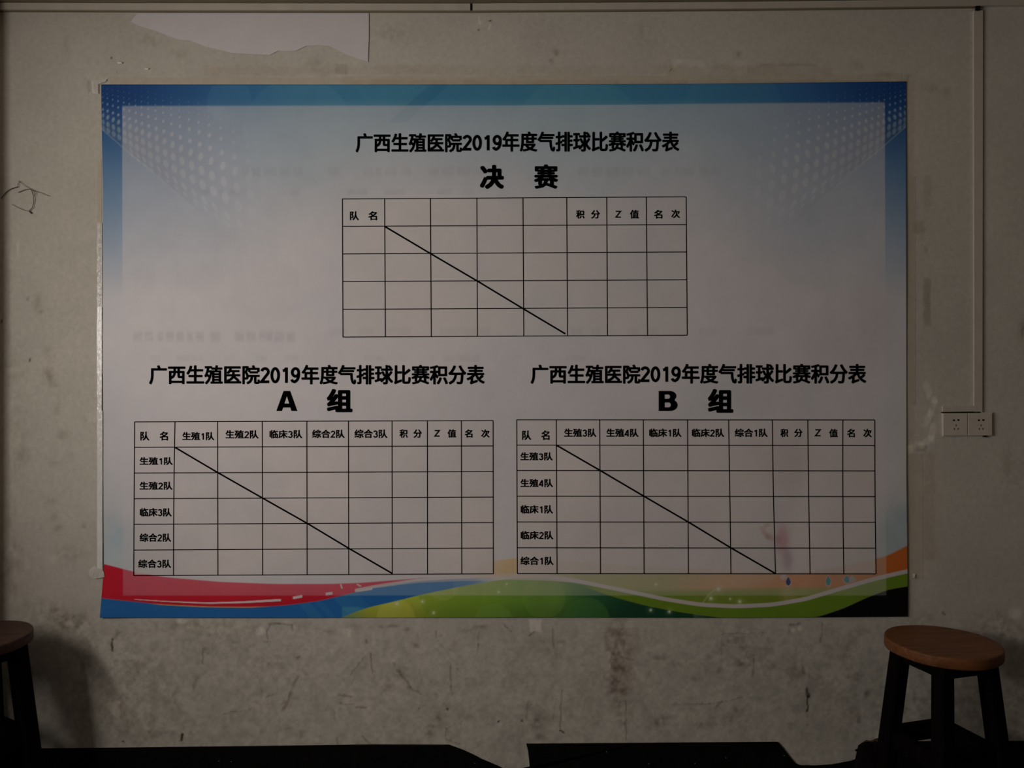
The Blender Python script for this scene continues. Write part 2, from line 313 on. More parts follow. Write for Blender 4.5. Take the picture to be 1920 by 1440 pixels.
# black painted skirting with pieces flaked away
SK = [(-222, 1408), (82, 1404.5), (480, 1400), (700, 1397), (842, 1397.5), (868, 1407), (888, 1416), (903, 1424), (922, 1432), (936, 1438), (950, 1446), (994, 1446), (992, 1425), (990, 1408), (987, 1395.5),
      (1200, 1394), (1459, 1392), (1468, 1402), (1480, 1418), (1493, 1433), (1503, 1436), (1530, 1436.5), (1560, 1434.5), (1595, 1428), (1621, 1420), (1612, 1412), (1606, 1407), (1622, 1402), (1640, 1397), (1628, 1392.5), (1680, 1391), (3262, 1388)]
zf = 720+ZC/S
bm = bmesh.new(); slab(bm, SK+[(3262, zf), (-222, zf)], -.006, .004)
sk = tag(obj('baseboard_back', bm, M_skirt), kind='structure')
# low strip of bare plaster below the modelled wall grid
bm = bmesh.new(); pbox(bm, (XL*S-960*S, -.001, 0), ((XR-960)*S, .05, ZC-(1444-720)*S)); tag(obj('trim_3', bm, M_plain), kind='structure')
bm = bmesh.new()      # paint flecks on the skirting
for x, y, a in ((1137, 1410, .6), (1361, 1421, -.4), (1216, 1432, .1), (1303, 1431, -.2), (890, 1431, .2), (1470, 1417, .3), (433, 1428, 0), (410, 1427, .2)):
    slab(bm, [(x-1.2, y-.5), (x+1.4*math.cos(a), y-1.8*abs(math.sin(a))-.6), (x+1.3, y+.6), (x-.8, y+.9)], -.0066, -.006)
tag(obj('paint_flecks', bm, M_tapedull, sk), kind='stuff')

# ------------------------------------------------------------------ trunking
tr = empty('cable_trunking', P(960, 15)); tag(tr, 'long pale plastic cable trunking under the beam, with a vertical drop at right', 'trunking'); tr['world_children'] = 1
bm = bmesh.new(); strip(bm, [-222, 0, 300, 600, 882], -13.5, -1.2, -.013, -.0009); obj('cover', bm, M_trunk, tr)
bm = bmesh.new(); strip(bm, [886.5, 1150, 1400, 1620, 1828, 3260], -13.5, -1.2, -.013, -.0009); obj('cover', bm, M_trunk, tr)
bm = bmesh.new(); strip(bm, [-222, 0, 300, 600, 884, 1150, 1400, 1620, 1832], -1.8, 1.0, -.008, -.0009); obj('base_lip', bm, M_trim, tr)
bm = bmesh.new(); strip(bm, [882.2, 886.3], -12, -2, -.010, -.0012); obj('joint_gap', bm, M_hole, tr)
bm = bmesh.new(); slab(bm, [(1826, 20), (1843, 19), (1842, 773), (1827, 773)], -.008, -.0009); obj('vertical_drop', bm, M_trunk2, tr)
bm = bmesh.new(); slab(bm, [(1830, 11), (1838, 11), (1838, 19), (1830, 19)], -.0138, -.008); obj('corner_hole', bm, M_hole, tr)
bm = bmesh.new(); slab(bm, [(1768, 762), (1827, 761), (1827, 771.5), (1768, 772.5)], -.008, -.0009); obj('side_branch', bm, M_trunk2, tr)

# ------------------------------------------------------------------ double socket
so = empty('wall_socket', P(1815, 796)); so['world_children'] = 1
tag(so, 'double ivory wall socket box at the foot of the vertical trunking, right of the banner', 'socket')
bm = bmesh.new(); slab(bm, [(1767, 774), (1861, 773), (1862, 817), (1768, 818)], -.007, -.0009); obj('back_box', bm, M_sock, so)
bm = bmesh.new(); slab(bm, [(1767, 772.4), (1838, 772), (1838, 774), (1767, 774.4)], -.0092, -.0009); obj('top_gap', bm, M_hole, so)
for x0, x1 in ((1768.5, 1814.2), (1815.8, 1860.5)):
    bm = bmesh.new(); a_ = P(x0, 775.2, -.0105); b_ = P(x1, 816.5, -.0105); b_.y = -.0065; pbox(bm, a_, b_, .0012)
    pl = obj('face_plate', bm, M_sock, so); pl['world_children'] = 0
    cx = (x0+x1)/2+1.5
    def hole(x, y, wd, h, a=0):
        bm = bmesh.new(); c, s_ = math.cos(a), math.sin(a)
        slab(bm, [(x+u*c-v*s_, y+u*s_+v*c) for u, v in ((-wd, -h), (wd, -h), (wd, h), (-wd, h))], -.0109, -.0103); return bm
    for hx, hy, wd, h, a in ((-4.2, 788, 1.9, 1.5, 0), (4.2, 787.6, 1.9, 1.5, 0), (0, 797.5, .7, 1.7, 0), (-3.2, 804.5, .7, 1.7, -.5), (3.6, 804.2, .7, 1.7, .5)):
        obj('hole', hole(cx+hx, hy, wd, h, a), M_hole, pl)
bm = bmesh.new(); slab(bm, [(1844, 816.8), (1851, 816.8), (1850, 819.5), (1845, 819.5)], -.0085, -.0009); obj('screw_notch', bm, M_hole, so)

# ------------------------------------------------------------------ torn paper and tape
bm = bmesh.new()
slab(bm, [(257, 24.5), (245, 41), (262, 49), (292, 58), (315, 67), (335, 74.5), (357, 76), (387, 88), (410, 93), (433, 99), (471, 101.5), (506, 103), (522, 95), (538, 96), (555, 95), (574, 86), (596, 84.5), (617, 86),
          (644, 100), (668, 109), (690, 116), (691.5, 70), (691.5, 24.5)], -.0032, -.0026)
tag(obj('paper_remnant', bm, M_paper), 'large torn remnant of white paper stuck under the trunking at upper left', 'paper')
def tape(pts, m, label, y=-.0062, th=.0005, sub=0):
    bm = bmesh.new(); slab(bm, pts, y, y+th)
    return tag(obj('tape_strip', bm, m), label, 'tape')
def wavy(x0, x1, y0, y1, n, vert, amp=.8):
    a = []; b = []
    for i in range(n+1):
        t = i/n
        if vert:
            y = y0+(y1-y0)*t; a.append((x0+random.uniform(-amp, amp), y)); b.append((x1+random.uniform(-amp, amp)*.3, y))
        else:
            x = x0+(x1-x0)*t; yy = np.interp(x, [190, 960, 1300, 1700], [0, 0, -2, -5])
            a.append((x, y0+yy+random.uniform(-amp, amp))); b.append((x, y1+yy))
    return a+b[::-1]
tape(wavy(180.5, 190, 300, 420, 8, True, .4), M_tapedull, 'upper length of the clear tape down the left edge of the banner', -.0022)
tape(wavy(182, 191.5, 418, 700, 26, True, .9), M_tape, 'crinkled shiny length of clear tape beside the middle of the left banner edge')
tape(wavy(182, 190.5, 575, 770, 14, True, .5), M_tapebright, 'brightest whitish length of tape on the left banner edge', -.0070)
tape(wavy(182, 192, 770, 1070, 20, True, .4), M_tapebright, 'long dull white tape running down to the lower left of the banner', -.0066)
tape([(168, 1068), (176, 1062), (184, 1064), (192, 1068), (195, 1074), (196, 1082), (186, 1084), (178, 1085), (172, 1083), (167, 1078)], M_tape, 'crumpled scrap of clear tape by the red corner of the banner', -.0076)
tape(wavy(205, 640, 146, 157, 20, False, .6), M_tapedull, 'clear tape along the top banner edge, left half', -.0022)
tape(wavy(640, 1690, 143, 157, 40, False, .8), M_tapedull, 'yellowed tape along the top banner edge, centre to right', -.0022)
tape([(172, 152), (184, 151), (200, 148), (198, 153), (184, 158), (184, 176), (173, 175)], M_tape, 'small shiny scrap of tape at the upper left banner corner')
tape([(219, 116), (228, 116.5), (229, 119), (222, 120)], M_tapebright, 'tiny white flake above the upper left banner corner')
tape([(272, 127.5), (279, 128), (277, 130.5), (271, 130)], M_tapebright, 'tiny white flake above the blue dotted corner')
tape(wavy(1703, 1716, 330, 760, 22, True, 1.0), M_tapedull, 'faint clear tape on the right edge of the banner, upper length', -.0018)
tape(wavy(1705, 1730, 850, 1086, 14, True, 1.2), M_tapedull, 'wide faint tape on the right edge of the banner, lower length', -.0018)
tape([(1712, 1076), (1716, 1076), (1715, 1084), (1712, 1083)], M_tapebright, 'tiny bright tape crease right of the orange stripe')

# ------------------------------------------------------------------ thread
th = empty('loose_thread', P(55, 370)); th['world_children'] = 1
tag(th, 'loop of loose dark thread hanging on the wall at the far left', 'thread')
def thread(pts, r, name):
    q = []
    n = len(pts)
    for i in range(n-1):
        p0, p1, p2, p3 = [Vector((*pts[min(max(k, 0), n-1)], 0)) for k in (i-1, i, i+1, i+2)]
        for t in (0, .25, .5, .75):
            v = .5*((2*p1)+(p2-p0)*t+(2*p0-5*p1+4*p2-p3)*t*t+(3*p1-p0-3*p2+p3)*t**3); q.append(v)
    q.append(Vector((*pts[-1], 0)))
    bm = bmesh.new(); tube(bm, [P(v.x, v.y, -.004-.003*abs(math.sin(i*.7))) for i, v in enumerate(q)], r*S, 5)
    obj(name, bm, M_thread, th, True)
thread([(2, 372), (10, 362), (19, 355), (33, 350.5)], .75, 'strand'); thread([(35, 339), (48, 349), (64, 357), (80, 363), (92, 368)], .35, 'strand')
thread([(34, 361), (46, 356), (57, 355), (61, 362), (63.5, 374), (61, 388), (55, 396), (59, 400)], .6, 'strand'); thread([(22, 383), (33, 389), (45, 394), (55, 396)], .35, 'strand')
thread([(60, 357), (68, 361), (64, 368)], .4, 'strand'); thread([(33, 350), (34, 344), (37, 340)], .4, 'strand')
bm = bmesh.new(); tube(bm, [P(55, 396, -.005), P(59.5, 400.5, -.005)], 1.1*S, 6); obj('knot', bm, M_thread, th, True)

# ------------------------------------------------------------------ banner
po = empty('wall_banner', P(945, 1158)); po['world_children'] = 1
tag(po, 'large printed score table banner with blue top and coloured ribbons along the bottom', 'banner')
def disp(px, py):
    """how far the sheet stands off the wall (metres)"""
    px = np.asarray(px, float); py = np.asarray(py, float)
    d = .0048+.0012*np.sin(px/97+py/310)*sst(py, 500, 1100)+.0008*np.sin(px/61-py/150+1)+.0009*np.sin(px/213+py/75)
    d = d+.0022*np.exp(-(((px-1480)/60)**2+((py-900)/220)**2))*np.sin(px/34+py/90)
    d = d+.007*np.exp(-(((px-187)/45)**2+((py-1160)/25)**2))
    return d
LE = ([150, 250, 355, 700, 1000, 1058, 1110, 1160], [189.5, 191, 193, 193, 194.5, 195, 191, 187])
RE = ([150, 400, 700, 900, 1100, 1160], [1699, 1699.5, 1700, 1700, 1702.5, 1702])
TE = ([180, 960, 1300, 1500, 1710], [158.5, 158.5, 157, 155, 152.5]); BE = ([180, 600, 1000, 1400, 1710], [1158.5, 1158.5, 1157.5, 1158.5, 1156])
VY = np.concatenate([np.linspace(0, .893, 448), np.linspace(.893, 1, 106)[1:]])
U, V = np.meshgrid(np.linspace(0, 1, 1200), VY)
Y0 = 156+V*1002
X0 = np.interp(Y0, *LE)*(1-U)+np.interp(Y0, *RE)*U
Y0 = np.interp(X0, *TE)*(1-V)+np.interp(X0, *BE)*V
BX, BY = X0, Y0
def mixc(c, col, a):
    a = np.asarray(a)[..., None]; return c*(1-a)+np.asarray(col, float)*a
def cv(pts):
    xs = np.arange(100, 1800.); ys = np.interp(xs, [p[0] for p in pts], [p[1] for p in pts])
    k = np.exp(-(np.arange(-40, 41)/15.)**2); k /= k.sum(); p = np.pad(ys, 40, mode='reflect', reflect_type='odd')
    return np.interp(BX, xs, np.convolve(p, k, 'valid'))
W_ = np.array([224, 221, 222.])
col = np.ones(BX.shape+(3,))*W_
# blue sky fading down to white
mid = np.exp(-((BX-945)/470)**4)
tb = 1-np.clip((BY-185)/(560-150*mid-185), 0, 1)**.72
blue = np.array([62, 122, 180.])*(1-mid[..., None])+np.array([76, 146, 182.])*mid[..., None]
col = mixc(col, 0, 0)+0
col = col*(1-tb[..., None])+blue*tb[..., None]
ex = np.minimum(BX-190, 1700-BX)                                   # distance from the side edges
side = np.clip(1-ex/420, 0, 1)**1.5*(1-sst(BY, 200, 600))
col = mixc(col, (78, 124, 172), side*.55)
corner = np.exp(-((ex/170)**2+((BY-150)/110)**2)); col = mixc(col, (28, 72, 138), corner*.95)
for x, y, r, a in ((560, 250, 105, .16), (1085, 262, 122, .16), (1345+30, 215, 95, .10), (430, 190, 42, .14), (740, 130, 80, .10)):
    dd = np.hypot(BX-x, BY-y); col = mixc(col, (120, 186, 200), a*(1-sst(dd, r-2, r+2)))
dd = np.abs((BX-800)*.8+(BY-180)*.9); col = mixc(col, (40, 110, 160), .25*(1-sst(dd, 12, 16))*(BY < 230))
# halftone dots, mirrored left and right
rows = [(-2, 150, 295, .7), (-1, 190, 330, 1.0), (0, 232, 375, 1.4), (1, 272, 440, 2.0), (2, 325, 520, 2.8), (3, 388, 620, 3.6), (4, 448, 718, 4.4), (5, 515, 830, 5.1), (6, 578, 945, 5.6), (7, 632, 1062, 5.2), (8, 664, 1125, 3.4)]
colsX = [130, 165, 205, 245, 287, 328, 375, 420, 470, 525, 582, 642, 705, 775, 848, 925, 1012, 1105, 1205, 1310, 1420]
for side_ in (0, 1):
    for ri, ya, yb, rad in rows:
        for ci, cxx in enumerate(colsX):
            sh = (max(ri, 0)**1.7)*.9*(cxx/500)
            xx = cxx+sh; yy = ya+(yb-ya)*(xx-375)/640
            if ri >= 7 and cxx < 300: continue
            px = 160+xx/4; py = 130+yy/4
            sc = .62+.38*(cxx/500); k = .62 if ri < 3 else .70
            fade = 1-sst(np.array(cxx), 820+ri*25, 1360+ri*20); a = float(k*fade)
            a *= float(sst(np.array(cxx), 40+0, 170)) * (.75 if ri <= 0 else 1)
            if side_: px = 1890-px; py -= 5
            if a < .02: continue
            j = int((px-192)/1508*1199); i = int(np.searchsorted(VY, (py-157)/1001)); q = 12
            if j < -q or j > 1199+q or i < 0: continue
            sl = (slice(max(i-q-3, 0), i+q+3), slice(max(j-q, 0), max(j+q, 1)))
            dx = BX[sl]-px; dy = BY[sl]-py
            ang = (.25 if ri < 5 else -.2-.16*(ri-5))*(1 if side_ == 0 else -1)
            ux = dx*math.cos(ang)+dy*math.sin(ang); uy = -dx*math.sin(ang)+dy*math.cos(ang)
            rx = rad*sc*(.80 if ri < 7 else .5); ry = rad*sc*(1.0 if ri < 4 else 1.38)
            d_ = np.sqrt((ux/rx)**2+(uy/ry)**2)
            m = a*(1-sst(d_, 1-.7/rx, 1+.7/rx))
            col[sl] = mixc(col[sl], (196, 214, 226), m)
    # the dots sit on a slightly darker web that ends on a diagonal
    bx = BX if side_ == 0 else 1890-BX; by = BY if side_ == 0 else BY+5
    ln = np.interp(bx, [190, 230, 300, 360, 420, 470], [241, 276, 334, 388, 444, 500])
    band = (1-sst(np.abs(by-ln), .5, 2.2))*(1-sst(bx, 250, 470))*.55
    col = mixc(col, (190, 208, 222), band)
    under = (1-sst(bx, 260, 450))*(1-sst(by, ln-3, ln+2))*sst(by, 200+(bx-230)*.2, 260+(bx-230)*.35)*(1-sst(bx, 330, 470))
    col = mixc(col, (92, 110, 140), under*.42)
# pale blue and teal watercolour patches low down
def soft(x, y, rx, ry): return np.exp(-(((BX-x)/rx)**2+((BY-y)/ry)**2)**1.5)
n4 = fbm(BX, BY, 40, 77); n5 = fbm(BX, BY, 150, 91)
col = mixc(col, (150, 190, 208), .55*soft(205, 1005, 45, 42)*np.clip(n4*1.6, 0, 1)); col = mixc(col, (205, 222, 226), .7*soft(215, 1050, 50, 50))
col = mixc(col, (160, 190, 196), .75*soft(1690, 1000, 46, 60)*np.clip(n4*1.6, 0, 1)); col = mixc(col, (176, 196, 198), .5*soft(1640, 1030, 50, 40))
# ribbons
red_t = [(180, 1055), (195, 1057.5), (250, 1072), (306, 1082), (410, 1091), (514, 1095), (618, 1095), (677, 1093), (777, 1085), (800, 1083)]
red_b = [(180, 1119), (191, 1122), (243, 1127), (306, 1134), (389, 1138), (472, 1139), (535, 1135), (597, 1127), (660, 1112), (700, 1101), (777, 1086), (800, 1083)]
gr_t = [(640, 1160), (643, 1156), (689, 1139), (743, 1127), (785, 1116), (868, 1099), (943, 1086), (1000, 1082), (1710, 1082)]
st = [(660, 1109), (700, 1101), (777, 1090), (860, 1085), (952, 1082), (1031, 1084), (1075, 1089), (1162, 1106.5), (1250, 1125), (1315, 1135), (1381, 1138), (1447, 1135), (1512, 1124), (1578, 1104), (1643, 1085.5), (1710, 1070)]
ST = cv(st)
below = lambda c, e=1.2: sst(BY, cv(c)-e, cv(c)+e)
above = lambda c, e=1.2: 1-below(c, e)
xr = lambda a, b, e=1.5: sst(BX, a-e, a+e)*(1-sst(BX, b-e, b+e))
BLUE = (38, 112, 184)
col = mixc(col, BLUE, sst(BY, cv(red_b)-1.2, cv(red_b)+1.2)*xr(100, 700))
col = mixc(col, BLUE, sst(BY, ST-1, ST+1)*sst(BX, 658, 662)*(1-sst(BX, 870, 945)))
# paler rays across the blue
for x, wd, a in ((560, 12, .25), (590, 7, .18), (640, 16, .25), (668, 10, .2)):
    dd = np.abs(BX-x-(BY-1120)*.9); col = mixc(col, (80, 160, 196), a*(1-sst(dd, wd-2, wd+2))*sst(BY, cv(red_b), cv(red_b)+2)*xr(500, 700))
col = mixc(col, (96, 176, 198), xr(641, 700, 2)*sst(BY, 1136, 1140)*(1-sst(BX-(BY-1138)*1.1, 668, 690))*.45)
G = sst(BY, cv(gr_t)-1, cv(gr_t)+1)*xr(641, 1300, 2)*sst(BY, ST-1, ST+1)
gc = np.zeros(col.shape)
gk = [640, 690, 735, 770, 850, 950, 1040, 1120, 1200, 1320]; gv = np.array([(150, 190, 150), (206, 214, 78), (214, 220, 84), (196, 208, 70), (150, 186, 58), (124, 170, 60), (108, 156, 62), (52, 106, 62), (34, 84, 56), (24, 60, 40)], float)
for k in range(3): gc[..., k] = np.interp(BX, gk, gv[:, k])
gc *= (1-.18*sst(BY, 1120, 1158))[..., None]
col = col*(1-G[..., None])+gc*G[..., None]
for x, y, r, c, a in ((742, 1160, 36, (226, 226, 100), .35), (845, 1110, 60, (120, 160, 50), .35), (830, 1096, 30, (196, 214, 120), .3), (925, 1170, 38, (132, 180, 80), .4), (1005, 1140, 24, (96, 140, 50), .3),
                      (1100, 1165, 44, (84, 140, 66), .55), (1020, 1120, 40, (150, 186, 80), .25)):
    m = (1-sst(np.hypot(BX-x, BY-y), r-2, r+2)); col = mixc(col, c, a*m*G)
# band between the ribbon stripe and the table: olive then orange
ob_t = [(860, 1060), (930, 1051), (970, 1046), (1060, 1052), (1200, 1062), (1330, 1068), (1480, 1074), (1560, 1066), (1610, 1056), (1644, 1047), (1663, 1043), (1710, 1018)]
OB = below(ob_t, 2)*(1-sst(BY, ST-1, ST+1))*sst(BX, 850, 940)
oc = np.zeros(col.shape); ok = [850, 930, 1020, 1080, 1250, 1330, 1400, 1480, 1710]; ov = np.array([(228, 214, 196), (232, 186, 110), (214, 190, 140), (170, 176, 110), (176, 172, 104), (214, 164, 106), (222, 158, 104), (222, 132, 72), (214, 110, 44)], float)
for k in range(3): oc[..., k] = np.interp(BX+(BY-1090)*.8, ok, ov[:, k])
col = col*(1-OB[..., None])+oc*OB[..., None]
gm = sst(BY-(1100+(1330-BX)*.02), 0, 12)*OB*xr(1150, 1560, 30); col = mixc(col, (120, 156, 50), gm*.85)
col = mixc(col, (210, 190, 150), .35*OB*np.clip((n4-.45)*4, 0, 1)*xr(1330, 1500, 30))
# green strip under the stripe and the dark ground below it
dk = [(960, 1090), (1031, 1090), (1090, 1098), (1145, 1118), (1206, 1135), (1272, 1148), (1346, 1158), (1440, 1166), (1530, 1158), (1582, 1141), (1622, 1122), (1663, 1106), (1710, 1098)]
GS = sst(BY, ST-1, ST+1)*above(dk)*sst(BX, 1070, 1130); col = mixc(col, (118, 152, 42), GS)
DK = below(dk)*sst(BX, 1300, 1340); col = mixc(col, (8, 9, 8), DK)
DK2 = below(dk)*sst(BX, 1120, 1210)*(1-sst(BX, 1330, 1348)); col = mixc(col, (30, 74, 50), DK2*.8)
# the red ribbon, its light lines and dashes
RM = below(red_t)*above(red_b)*xr(100, 800)
rc = np.ones(col.shape)*np.array((222, 30, 54.)); rc = mixc(rc, (190, 22, 42), sst(BY, 1100, 1140)*.5)
col = col*(1-RM[..., None])+rc*RM[..., None]
PALE = (232, 216, 214)
wl = [(250, 1123.5), (306, 1127.5), (389, 1131), (460, 1129), (527, 1125)]
col = mixc(col, PALE, (1-sst(np.abs(BY-cv(wl)), np.interp(BX, [250, 527], [.1, 1.8]), np.interp(BX, [250, 527], [1.1, 2.8])))*xr(252, 527))
yl = [(250, 1129), (306, 1134), (389, 1138), (472, 1138.5), (500, 1137)]
col = mixc(col, (236, 190, 110), .8*(1-sst(np.abs(BY-cv(yl)), .3, 1.6))*xr(290, 490, 20))
for x, y, l, hh, a in ((558, 1119.5, 9, 2.6, -.18), (617, 1113, 6.5, 2.6, -.15), (640, 1099.5, 1.4, 4.5, -.35), (673, 1097.5, 4.5, 1.4, .45), (682, 1106, 16, 2.3, -.14)):
    ux = (BX-x)*math.cos(a)+(BY-y)*math.sin(a); uy = -(BX-x)*math.sin(a)+(BY-y)*math.cos(a)
    col = mixc(col, PALE, (1-sst(np.abs(ux), l-.8, l+.8))*(1-sst(np.abs(uy), hh-.8, hh+.8)))
hw = np.interp(BX, [660, 700, 800, 900, 1031, 1100, 1710], [2.6, 2.8, 4.5, 6, 5.5, 3.6, 4.0])
SM = (1-sst(np.abs(BY-ST+1), hw-.8, hw+.9))*sst(BX, 664, 668)
col = mixc(col, (216, 206, 204), SM*np.interp(BX, [660, 800, 950, 1090, 1710], [1, .6, .6, .95, 1]))
# sparkles
for x, y, r in ((744, 1132, 2.6), (792, 1128, 2.4), (813, 1149, 2.2), (1230, 1096, 2), (1333, 1122, 3.2), (1369, 1123, 1.6), (1387, 1128, 3), (1220, 1144, 2.4), (1255, 1147, 2.6), (1347, 1105, 3), (935, 1110, 1.6), (950, 1095, 1.4)):
    dd = np.hypot(BX-x, BY-y); col = mixc(col, (236, 240, 200), .85*np.exp(-(dd/r)**2)+.25*np.exp(-(dd/(r*2.6))**2))
aa = np.hypot(BX-1385, (BY-1170)*1.0); col = mixc(col, (220, 222, 190), .45*(1-sst(np.abs(aa-78), .6, 2))*xr(1300, 1350, 6)*(BY < 1130))
# pale overlay panel
px0 = np.interp(BY, [198, 1116], [229, 230.5]); px1 = np.interp(BY, [192, 1116], [1659, 1662]); py0 = np.interp(BX, [229, 960, 1659], [198.5, 198, 191.5])
PM = sst(BX, px0-.9, px0+.9)*(1-sst(BX, px1-.9, px1+.9))*sst(BY, py0-.9, py0+.9)*(1-sst(BY, 1115.6, 1117.4))
al = np.interp(BY, [190, 500, 1050, 1116], [.58, .6, .45, .40])
al = al*np.where(BX > 850, 1, 1-.15*sst(BY, 1000, 1080))
col = mixc(col, (228, 222, 222), PM*al)
# faint colours showing inside the right table, drops under it
TA = ((252, 924, 789, 1077), (969, 1641, 788, 1076), (643, 1287, 371, 630))
for i, (a, b, c, d) in enumerate(TA):
    m = xr(a, b, 1)*sst(BY, c-1, c+1)*(1-sst(BY, d-1, d+1)); col = mixc(col, (228, 219, 216) if i < 2 else (222, 214, 210), m*(.84 if i < 2 else .6))
col = mixc(col, (196, 120, 128), .42*soft(1467, 1012, 13, 26)); col = mixc(col, (160, 130, 140), .35*soft(1477, 1050, 10, 22))
col = mixc(col, (190, 140, 140), .35*(1-sst(seg(BX, BY, 1432, 998, 1442, 1008), 2, 6))); col = mixc(col, (190, 150, 146), .3*(1-sst(seg(BX, BY, 1440, 1006, 1460, 1012), 3, 9)))
col = mixc(col, (200, 170, 140), .3*(1-sst(seg(BX, BY, 1428, 992, 1440, 984), 2, 6)))
for x, y, rx, ry, c, a in ((1478, 1090, 4.6, 8, (70, 84, 140), .95), (1553, 1089, 4.6, 9, (90, 170, 176), .9), (1588, 1086, 6, 7, (100, 168, 180), .8), (1598, 1085, 5, 5, (176, 196, 204), .7), (1469, 1080, 5, 6, (210, 210, 216), .7)):
    dd = np.sqrt(((BX-x)/(rx*np.clip((BY-y+ry*1.6)/(ry*1.6), .25, 1)))**2+((BY-y)/ry)**2)
    col = mixc(col, (222, 214, 214), .5*(1-sst(dd, 1.1, 1.6))*(BY > 1077)); col = mixc(col, c, a*(1-sst(dd, .8, 1.15))*(BY > 1076.5))
for x, y, rx, ry, k in ((1460, 860, 60, 50, .22), (1120, 1010, 60, 60, .1), (1440, 740, 60, 40, .12), (1640, 600, 40, 80, .15), (1560, 650, 60, 60, .1)):
    col = mixc(col, (196, 176, 176), k*soft(x, y, rx, ry))
# older sheet beneath shows through as blurred grey smudges
for y, xs, hh, a in ((322, [(455, 468), (474, 490), (496, 520), (524, 545), (548, 566), (615, 640), (680, 700), (704, 716), (722, 744), (752, 772), (802, 822), (826, 850), (855, 880), (884, 905), (1085, 1105), (1110, 1130), (1136, 1160), (1165, 1190), (1196, 1220), (1240, 1260), (1266, 1300), (1310, 1350)], 9, .13),
                     (631, [(250, 268), (272, 288), (296, 306), (310, 326), (330, 344), (350, 362), (366, 382), (394, 412), (440, 458), (462, 480), (486, 510), (514, 532), (536, 556)], 10, .20),
                     (622, [(618, 650), (670, 700), (726, 770), (826, 920), (1070, 1092), (1108, 1128), (1176, 1200), (1216, 1236), (1310, 1340), (1400, 1450)], 7, .10),
                     (360, [(380, 396), (412, 420), (430, 462), (530, 560), (650, 690), (720, 760), (820, 846), (866, 886)], 6, .12),
                     (672, [(280, 300), (330, 380), (420, 440), (480, 500), (530, 560), (680, 720), (750, 764), (806, 815), (830, 900), (1060, 1100)], 6, .10),
                     (520, [(250, 290), (330, 420), (470, 560)], 26, .05), (450, [(260, 340), (400, 560)], 20, .04), (570, [(230, 330), (380, 560)], 20, .04)):
    for x0, x1 in xs:
        m = sst(BX+(n4-.5)*8, x0-3, x0+3)*(1-sst(BX+(n4-.5)*8, x1-3, x1+3))*np.exp(-((BY-y)/hh)**4)*np.clip(.3+1.3*fbm(BX, BY, 7, 55, 2), 0, 1.2)
        col = mixc(col, (120, 112, 118), a*.55*m)
col = col*(1+(n5-.5)*.06+(n4-.5)*.03)[..., None]
wave = (n5-.5)[..., None]*np.array((6, 0, -6.)); col = np.clip(col+wave, 0, 255)
DD = 1-disp(BX, BY)/D
sheet = grid_mesh('sheet', (BX-960)*S*DD, -disp(BX, BY), ZC-(BY-720)*S*DD, lin(col), M_poster, po)
sm = sheet.modifiers.new('thickness', 'SOLIDIFY'); sm.thickness = .0004; sm.offset = -1

EPS = .0006
def on_sheet(px, py, e=EPS): y = -float(disp(px, py))-e; return P(px, py, y)
_cache = {}
def glyphs(s):
    if s not in _cache:
        c = bpy.data.curves.new('t', 'FONT'); c.body = s; c.resolution_u = 3
        o = bpy.data.objects.new('t', c); C.objects.link(o)
        dg = bpy.context.evaluated_depsgraph_get(); dg.update()
        me = o.evaluated_get(dg).to_mesh()
        v = np.array([(a.co.x, a.co.y) for a in me.vertices]); f = [tuple(p.vertices) for p in me.polygons]
        o.evaluated_get(dg).to_mesh_clear(); bpy.data.objects.remove(o); bpy.data.curves.remove(c)
        _cache[s] = (v, f)
    return _cache[s]
def _arc(cx, cy, rx, ry, a0, a1, n=12):
    return [(cx+rx*math.cos(math.radians(a0+(a1-a0)*i/n)), cy+ry*math.sin(math.radians(a0+(a1-a0)*i/n))) for i in range(n+1)]
DIG = {'0': (.56, [_arc(.28, .5, .20, .43, 90, 450, 28)]),
       '1': (.56, [[(.34, 0), (.34, 1)], _arc(.08, 1.0, .25, .22, -10, -80, 6)[::-1]]),
       '2': (.56, [_arc(.28, .72, .195, .21, 170, -35, 14)+[(.07, .075), (.53, .075)]]),
       '3': (.56, [_arc(.265, .735, .185, .195, 165, -90, 14), _arc(.27, .295, .205, .225, 90, -165, 16)]),
       '4': (.56, [[(.50, .27), (.06, .27), (.37, .95)], [(.40, 0), (.40, 1)]]),
       '9': (.56, [_arc(.275, .68, .19, .25, 0, 360, 22), _arc(.19, .55, .275, .47, 10, -80, 10)+_arc(.235, .26, .19, .19, -95, -170, 5)]),
       'Z': (.56, [[(.03, .93), (.50, .93), (.05, .07), (.54, .07)]])}
def glyph_poly(polys):
    c = bpy.data.curves.new('t', 'CURVE'); c.dimensions = '2D'; c.fill_mode = 'BOTH'
    for pl in polys:
        sp = c.splines.new('POLY'); sp.points.add(len(pl)-1); sp.use_cyclic_u = True
        for q, (x, y) in zip(sp.points, pl): q.co = (x, y, 0, 1)
    o = bpy.data.objects.new('t', c); C.objects.link(o); dg = bpy.context.evaluated_depsgraph_get(); dg.update()
    me = o.evaluated_get(dg).to_mesh(); v = np.array([(a.co.x, a.co.y) for a in me.vertices]); f = [tuple(p.vertices) for p in me.polygons]
    o.evaluated_get(dg).to_mesh_clear(); bpy.data.objects.remove(o); bpy.data.curves.remove(c); return v, f
_cache['A'] = glyph_poly([[(0, 0), (.345, 1), (.66, 1), (1, 0), (.72, 0), (.665, .17), (.325, .17), (.27, 0)], [(.385, .37), (.61, .37), (.5, .745)]])
def _b(x0, x1, y0, y1):
    r = (y1-y0)/2; return [(x0, y0)]+_arc(x1-r*.9, (y0+y1)/2, r*.9, r, -90, 90, 10)+[(x0, y1)]
